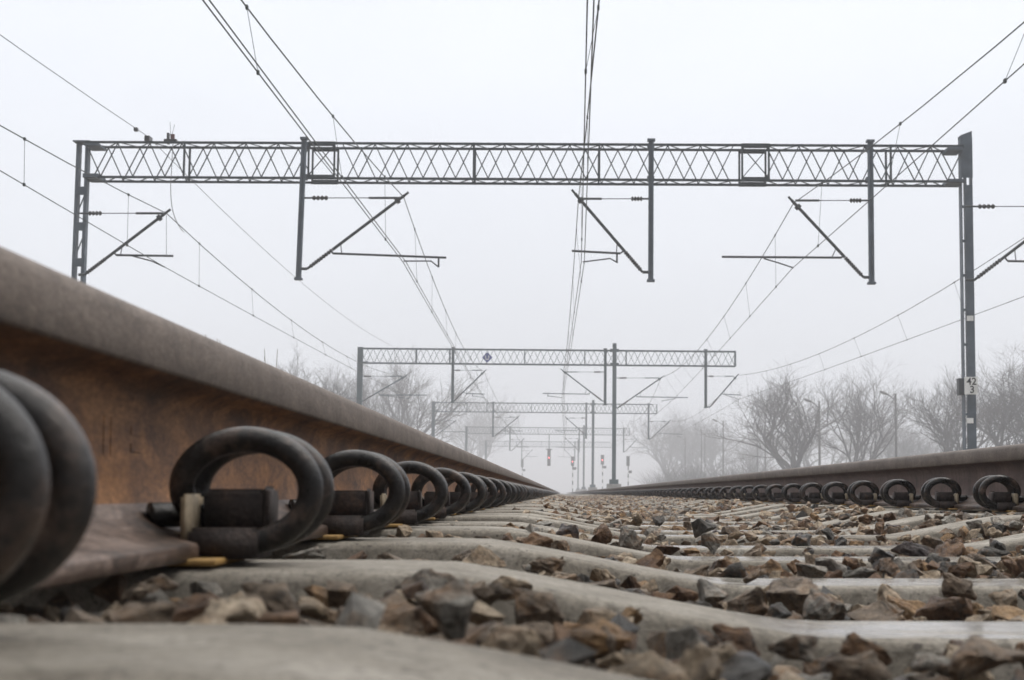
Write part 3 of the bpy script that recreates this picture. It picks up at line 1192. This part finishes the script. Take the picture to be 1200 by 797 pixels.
mkline('overhead wires of the middle track, rising almost straight to the top edge',
       [(678, 232), (660, 434), (664, 489), (662, 513), (661, 527)], [(683, 307), (659, 466), (661, 507), (661, 526), (660, 537)], (701, 0, .6), (692, 0))
mkline('overhead wires slanting from the top edge past the drop post, over the track beside ours',
       [(473, 231), (567, 435), (607, 489), (614, 513), (624, 527)], [(474, 307), (567, 466), (604, 508), (614, 526), (623, 537)], (285, 0, .7), (246, 0))
mkline('pale overhead wires running down past the lattice mast of the nearest gantry',
       [(195, 250), (475, 441), (533, 493), (572, 516)], [(193, 313), (481, 467), (540, 508), (575, 526)], (0, 157, .7), (0, 197), double=False)
mkline('pale overhead wires coming from the upper corner to the bracket of the last drop post',
       [(930, 238), (775, 442), (738, 493), (716, 516)], [(929, 314), (790, 467), (740, 508), (718, 526)], (1200, 15, .6), (1200, 70), double=False)
mkline('low pale overhead wires passing behind the tall mast with the 42/3 sign',
       [(1262, 237), (864, 440), (785, 493), (747, 514)], [(1284, 316), (866, 468), (790, 510), (748, 526)], (1500, 120, .6), (1560, 160), double=False)

# feeder wire over the beams
a = Vector((W(174, 163, G1).x, G1, ZT + .16))
q = W(0, 45, solveY(0, 45, a.z - .35))
x0 = a.x + (q.x - a.x) * step_ / (a.y - q.y)
c2 = Vector((W(460, 407, GY[1]).x, GY[1], ZT + .12))
pts = span((x0, G1 - step_, a.z), a, .5) + span(a, c2, .55) + [c2]
fw = empty('feeder_wire', (a.x, a.y, 0), 'single thin feeder wire clamped on top of the nearest truss beam', 'wire')
b = MB(fw.location)
b.tube(pts, .008, 6)
b.build('cable', M_wire, fw)
b = MB(fw.location)
b.box(a - Vector((0, 0, .06)), (.12, .3, .12))
b.box(a + Vector((-.14, -.6, .04)), (.08, .12, .08))
b.build('clamp', M_insul, fw)
p = W(203, 168, Y)
pp = [W(203, 163, G1), W(201, 200, G1 - .35), W(200, 222, G1 - .3), W(202, 245, G1 + .6), W(208, 262, G1 + 1.5), W(215, 272, G1 + 3)]
fine = []
for i in range(len(pp) - 1):
    p0, p1, p2, p3 = pp[max(i - 1, 0)], pp[i], pp[i + 1], pp[min(i + 2, len(pp) - 1)]
    for j in range(6):
        t = j / 6
        fine.append(.5 * ((2 * p1) + (p2 - p0) * t + (2 * p0 - 5 * p1 + 4 * p2 - p3) * t * t + (3 * p1 - p0 - 3 * p2 + p3) * t ** 3))
fine.append(pp[-1])
b = MB(pp[0])
b.tube(fine, .009, 6)
o = b.build('jumper_cable', M_wire)
o.location = pp[0]
tag(o, 'slack jumper cable hanging from the horn arrester down to the messenger wire', 'cable')


# ------------------------------------------------------------------ signals
def signal(px, py_top, py_bot, Y, label, lit=None, post_to=True, hang=None, small=None, wd=.36):
    pt, pb = W(px, py_top, Y), W(px, py_bot, Y)
    zc = (pt.z + pb.z) / 2
    h = pt.z - pb.z
    root = empty('railway_signal', (pt.x, Y, 0), label, 'signal', 'railway light signals in the fog')
    o = Vector(root.location)
    b = MB(o)
    b.box((pt.x, Y, zc), (h * wd, .10, h))
    b.tube([(pt.x, Y, zc + h / 2), (pt.x, Y, zc + h / 2 + .1)], h * .2, 8)
    n = 3
    for i in range(n):
        z = zc + h * (.32 - .32 * i)
        b.bar((pt.x, Y - .05, z + .14 * h), (pt.x, Y - .22, z + .12 * h), h * .24, .02)
    b.build('signal_head', M_black, root)
    for i in range(n):
        z = zc + h * (.32 - .32 * i)
        b = MB(o)
        b.tube([(pt.x, Y - .051, z), (pt.x, Y - .07, z)], (.10 if i == lit else .08), 12)
        b.build('lamp', M_lampred if i == lit else M_box, root)
    if hang:
        b = MB(o)
        b.bar((pt.x, Y, zc), (pt.x, Y, hang), .10, .06)
        b.build('hanger', M_teal, root)
    else:
        b = MB(o)
        zz, i = pb.z, 0
        while zz > 0:
            z2 = max(0, zz - .5)
            b.bar((pt.x + .03, Y + .08, zz), (pt.x + .03, Y + .08, z2), .13, .13, i % 2)
            zz, i = z2, i + 1
        b.build('post', [M_black, M_white], root)
    if small:
        p = W(small[0], small[1], Y)
        b = MB(o)
        b.box(p, (.42, .08, .35))
        b.bar((p.x, Y + .05, p.z), (pt.x + .03, Y + .05, p.z), .06, .06)
        b.build('plate', M_box, root)


signal(671, 536, 546, 215, 'red lit signal on a striped post, the brighter one beside the masts', 1, small=(673.5, 549))
signal(706, 534, 544.5, 220, 'red lit signal on a striped post between two masts, with a small plate below', 1, small=(708.7, 547.5))
signal(643.4, 527, 546, Y4, 'tall narrow signal with a red light hanging from a foggy gantry', 1, hang=ZBOT + .1, wd=.2)
signal(612, 539, 547.5, 255, 'pale unlit signal lost in fog near the rail vanishing point', None, small=(614, 551))
signal(736, 535.5, 546, 205, 'dark unlit signal head just past the teal mast', None, small=(738.5, 553))


# ------------------------------------------------------------------ street lamps and poles
def lamp(px, py, Y, label, side=-1, arms=1, arm=1.0, name='street_lamp', cat='street lamp', head=True, r=.09):
    p = W(px, py, Y)
    root = empty(name, (p.x, Y, 0), label, cat, 'lamp posts and poles along the misty road')
    o = Vector(root.location)
    b = MB(o)
    b.tube([(p.x, Y, 0), (p.x, Y, p.z)], [r * 1.3, r * .8], 8)
    b.build('pole', M_pole, root)
    for k in range(arms if head else 0):
        z = p.z - .55 - k * .7
        b = MB(o)
        b.tube([(p.x, Y, z), (p.x + side * arm * .6, Y, z + .30), (p.x + side * arm, Y, z + .48)], .045, 6)
        b.build('arm', M_pole, root)
        b = MB(o)
        b.tube([(p.x + side * arm * .95, Y, z + .46), (p.x + side * (arm + .08), Y, z + .5), (p.x + side * (arm + .5), Y, z + .66), (p.x + side * (arm + .6), Y, z + .69)], [.05, .10, .10, .04], 8)
        b.build('lamp_head', M_pole, root)


lamp(1049.4, 461, 122, 'slim street lamp pole standing alone between the two right tree groups', -1, 1, .6)
lamp(960, 470, 128, 'misty street lamp in front of the large bare tree', -1, 1, .6)
lamp(896.7, 485, 185, 'plain grey pole just beside the large bare tree', head=False, name='utility_pole', cat='pole')
lamp(887.6, 501, 190, 'street lamp pole with two short arms, next to the plain pole', -1, 2, .5)
lamp(847.5, 493, 190, 'street lamp with a curved arm in front of the faint trees', -1, 1, .7)
lamp(826, 510, 200, 'thin leaning pole close behind a taller post in the haze', head=False, name='utility_pole', cat='pole', r=.06)
lamp(822, 504, 195, 'taller thin post in the haze of the faint trees', head=False, name='utility_pole', cat='pole', r=.06)
lamp(803, 512, 230, 'very faint street lamp nearest to the teal gantry', -1, 1, .6)


# ------------------------------------------------------------------ bare trees
def tree_mesh(seed, H, spread, levels=6, limbs=6, twig=.0075):
    rr = random.Random(seed)
    trunk, crown = MB(), MB()

    def grow(p, d, L, r, lev):
        n = 4 if lev < 3 else 2
        pts, rs_ = [p], [r]
        q, dd = p, d
        for i in range(n):
            j = .10 + .03 * lev
            dd = (dd + Vector((rr.gauss(0, j), rr.gauss(0, j), rr.gauss(.04, .06)))).normalized()
            q = q + dd * L / n
            pts.append(q)
            rs_.append(max(twig * .7, r * (1 - .45 * (i + 1) / n)))
        (trunk if lev < 2 else crown).tube(pts, rs_, 6 if lev < 2 else 3, caps=False)
        if lev >= levels:
            return
        kids = limbs if lev == 0 else rr.choice((3, 4, 4)) if lev < 3 else rr.choice((3, 3, 4)) if lev < 5 else 3
        for k in range(kids):
            t = rr.uniform(.3, 1) if k else 1
            if lev == 0:
                t = rr.uniform(.55, 1)
            i = min(n - 1, int(t * n))
            f = min(1, t * n - i)
            bp = pts[i].lerp(pts[i + 1], f)
            ang = (rr.uniform(.12, .80) if lev == 0 else rr.uniform(.25, .85)) * spread
            az = rr.uniform(0, 6.283) if lev else 6.283 * (k + rr.uniform(-.3, .3)) / kids
            ax = dd.orthogonal().normalized()
            ax.rotate(Matrix.Rotation(az, 3, dd))
            nd_ = (dd * math.cos(ang) + ax * math.sin(ang) + Vector((0, 0, .10))).normalized()
            grow(bp, nd_, L * rr.uniform(.55, .80) if lev else H * .36 * rr.uniform(.8, 1.15), max(twig, r * (rr.uniform(.5, .66) if lev < 2 else rr.uniform(.42, .6))), lev + 1)

    grow(Vector((0, 0, -.2)), Vector((rr.gauss(0, .04), rr.gauss(0, .04), 1)).normalized(), H * .25, H * .024, 0)
    # normalise the height
    top = max(v.z for v in crown.v)
    k = H / top
    for mb in (trunk, crown):
        mb.v = [v * k for v in mb.v]
    return trunk.mesh('trunk', M_bark), crown.mesh('crown', M_bark)


TREES = [tree_mesh(21, 11, .95), tree_mesh(34, 12, 1.05, limbs=8), tree_mesh(47, 10, .75, limbs=5), tree_mesh(58, 12, .85, limbs=7)]


def tree(px, py_top, Y, ai, label, rot=0, wide=1.0, name='bare_tree'):
    p = W(px, py_top, Y)
    root = empty(name, (p.x, Y, 0), label, 'tree', 'bare winter trees in the fog')
    H = (11, 12, 10, 12)[ai]
    s = p.z / H * 1.18
    root.scale = (s * wide * 1.12, s * wide * 1.12, s)
    root.rotation_euler = (0, 0, rot)
    for nme, me in zip(('trunk', 'crown'), TREES[ai]):
        o = bpy.data.objects.new(nme, me)
        COL.objects.link(o)
        o.parent = root


tree(928, 446, 140, 1, 'large bare tree with a broad crown, closest to the teal gantry', .4, 1.1)
tree(992, 440, 146, 3, 'bare tree with an upright fan of branches, beside the broad crowned one', 1.9, .92)
tree(1112, 446, 128, 1, 'wide bare tree partly behind the tall mast with the sign', 2.8, .95)
tree(1168, 428, 122, 3, 'tall bare tree at the frame edge past the tall mast', .9, 1.0)
tree(1235, 410, 118, 0, 'bare tree cut off by the frame edge past the tall mast', 3.3, 1.2)
tree(785, 487, 330, 1, 'faint foggy tree just past the end of the teal gantry', 4, 1.1)
tree(842, 490, 320, 3, 'faint foggy tree behind the lamp with the curved arm', 5.2, 1.1)
tree(812, 498, 350, 0, 'fainter tree standing between two other foggy trees', 2.2, 1.3)
tree(1045, 492, 230, 0, 'low misty tree behind the lone slim lamp pole', 1.2, 1.5)
tree(960, 500, 240, 2, 'low misty tree hidden behind the large bare ones', 1.2, 1.6)
tree(352, 424, 112, 2, 'bare tree with dark crooked twigs peeping over the near rail', .2, .8)
tree(402, 432, 185, 3, 'pale bare tree between the crooked one and the teal gantry', 3.1, .9)
tree(470, 428, 175, 1, 'rounded bare tree framed by the bracket of the teal gantry', 2.4, .82)
tree(548, 466, 400, 3, 'ghostly tree in fog behind the third gantry', 1.4, 1.0)
tree(1090, 500, 230, 3, 'low misty tree seen through the wide bare tree', 4.4, 1.5)
tree(890, 505, 300, 0, 'dim low tree behind the plain pole and double armed lamp', 3.4, 1.5)


# scrub under the trees: one far mass of thin twigs
def scrub(x0, x1, Y0_, Y1_, n, h, seed, label):
    rr = random.Random(seed)
    b = MB()
    for i in range(n):
        cx, cy = rr.uniform(x0, x1), rr.uniform(Y0_, Y1_)
        hh = h * rr.uniform(.5, 1.1)
        for j in range(26):
            d = Vector((rr.gauss(0, .5), rr.gauss(0, .5), rr.uniform(.6, 1.1))).normalized()
            p = Vector((cx + rr.gauss(0, .5), cy + rr.gauss(0, .5), 0))
            q = p + d * hh * rr.uniform(.3, .6)
            e = q + (d + Vector((rr.gauss(0, .3), rr.gauss(0, .3), .2))) * hh * rr.uniform(.25, .45)
            b.tube([p, q, e], [.022, .014, .007], 3, caps=False)
            for k in range(3):
                f = p.lerp(q, rr.uniform(.4, 1)) if k else q
                b.tube([f, f + (d + Vector((rr.gauss(0, .6), rr.gauss(0, .6), .1))) * hh * rr.uniform(.2, .4)], [.011, .006], 3, caps=False)
    o = b.build('scrub', M_bark)
    tag(o, label, 'scrub', None, 'stuff')


scrub(14, 66, 170, 260, 420, 5.0, 5, 'dim band of leafless scrub under the foggy trees beyond the dark rail')
scrub(-60, -30, 190, 320, 60, 3.5, 6, 'dim leafless scrub in the fog beyond the near rusty rail')


# dry weed stalks over the left rail
def weed(px, py, Y, n, label, seed):
    rr = random.Random(seed)
    p = W(px, py, Y)
    root = empty('dry_weed', (p.x, Y, 0), label, 'weed', 'dry weed stalks behind the near rail')
    for i in range(n):
        b = MB()
        x = rr.uniform(-.08, .08) * Y / 10 + (i - n / 2) * .05
        h = p.z * rr.uniform(.93, 1.0)
        top = Vector((x + rr.uniform(-.05, .05), rr.uniform(-.1, .1), h))
        b.tube([(x, 0, 0), (x + .01, 0, h * .5), top], [.004, .0032, .002], 5)
        for j in range(5):
            t = .6 + .08 * j
            q = Vector((x + .01, 0, h * .5)).lerp(top, (t - .5) * 2)
            b.tube([q, q + Vector((rr.uniform(-.07, .07), rr.uniform(-.05, .05), .07))], .0018, 4)
        b.build('stalk', M_straw, root)


weed(262, 390, 11, 3, 'tall dry weed stalks poking over the near rail, the taller clump', 1)
weed(312, 409, 13, 2, 'shorter dry weed stalks poking over the near rail towards the crooked tree', 2)

# ------------------------------------------------------------------ haze
b = MB()
ZH = 17.0
x0, x1, y0, y1, z0 = -1450, 1450, -60, 1550, -1.0
b.add([(x0, y0, z0), (x1, y0, z0), (x1, y1, z0), (x0, y1, z0), (x0, y0, ZH), (x1, y0, ZH), (x1, y1, ZH), (x0, y1, ZH)],
      [(3, 2, 1, 0), (4, 5, 6, 7), (0, 1, 5, 4), (1, 2, 6, 5), (2, 3, 7, 6), (3, 0, 4, 7)])
m = bpy.data.materials.new('fog')
m.use_nodes = True
nt = m.node_tree
nt.nodes.remove(nt.nodes['Principled BSDF'])
pv = nt.nodes.new('ShaderNodeVolumePrincipled')
pv.inputs['Density'].default_value = .0030
pv.inputs['Color'].default_value = (.80, .807, .845, 1)
pv.inputs['Anisotropy'].default_value = 0.0
nt.links.new(pv.outputs[0], nt.nodes['Material Output'].inputs['Volume'])
tag(b.build('haze', m), kind='stuff')

# ------------------------------------------------------------------ light
SUN_EL, SUN_AZ = R(60), R(74)      # azimuth clockwise from +Y: soft light from high on the right
w = bpy.data.worlds.new('World')
S.world = w
w.use_nodes = True
nt = w.node_tree
bg = nt.nodes['Background']
sky = nt.nodes.new('ShaderNodeTexSky')
sky.sky_type = 'NISHITA'
sky.sun_disc = False
sky.sun_elevation = SUN_EL
sky.sun_rotation = SUN_AZ
sky.dust_density = 6
tc = nt.nodes.new('ShaderNodeTexCoord')
sx = nt.nodes.new('ShaderNodeSeparateXYZ')
nt.links.new(tc.outputs['Generated'], sx.inputs[0])
# overcast cloud deck, brighter towards the zenith
K = 1.0
cl = ramp(nt, sx.outputs[2], [(0.0, (.41, .42, .445)), (.30, (.494, .510, .545)), (.6, (.98, .985, 1.0)), (1.0, (2.0, 1.99, 1.96))])
mul = nt.nodes.new('ShaderNodeVectorMath')
mul.operation = 'SCALE'
mul.inputs['Scale'].default_value = 18.5
# the deck is brighter ahead of the camera than behind it
az = nt.nodes.new('ShaderNodeMapRange')
az.inputs['From Min'].default_value = -1
nt.links.new(sx.outputs[1], az.inputs['Value'])
cl = mix(nt, 1.0, cl, ramp(nt, az.outputs[0], [(.1, .38), (.5, .52), (.85, 1.0)]), 'MULTIPLY')
cl = mix(nt, 1.0, cl, ramp(nt, nz(nt, scaled(nt, tc.outputs['Generated'], (1, 1, 2.5)), 2.6, 4, .55), [(.3, .965), (.7, 1.03)]), 'MULTIPLY')
nt.links.new(cl, mul.inputs[0])
col = mix(nt, .08, mul.outputs[0], sky.outputs[0])
nt.links.new(col, bg.inputs['Color'])
bg.inputs['Strength'].default_value = .1

sd = bpy.data.lights.new('sun', 'SUN')
sd.energy = 1.5
sd.angle = R(12)
sd.color = (1, .96, .9)
so = bpy.data.objects.new('sun', sd)
COL.objects.link(so)
dirv = Vector((math.sin(SUN_AZ) * math.cos(SUN_EL), math.cos(SUN_AZ) * math.cos(SUN_EL), math.sin(SUN_EL)))
so.rotation_euler = dirv.to_track_quat('Z', 'Y').to_euler()
so.location = (3, -5, 30)

# ------------------------------------------------------------------ render
S.view_settings.view_transform = 'Standard'
S.view_settings.look = 'None'
S.view_settings.gamma = 1
S.view_settings.exposure = .22
S.render.engine = 'CYCLES'
S.cycles.use_denoising = True
S.cycles.max_bounces = 6
S.cycles.volume_bounces = 2
S.cycles.volume_step_rate = 1
print('stones', len(single), 'gravel', len(mass))
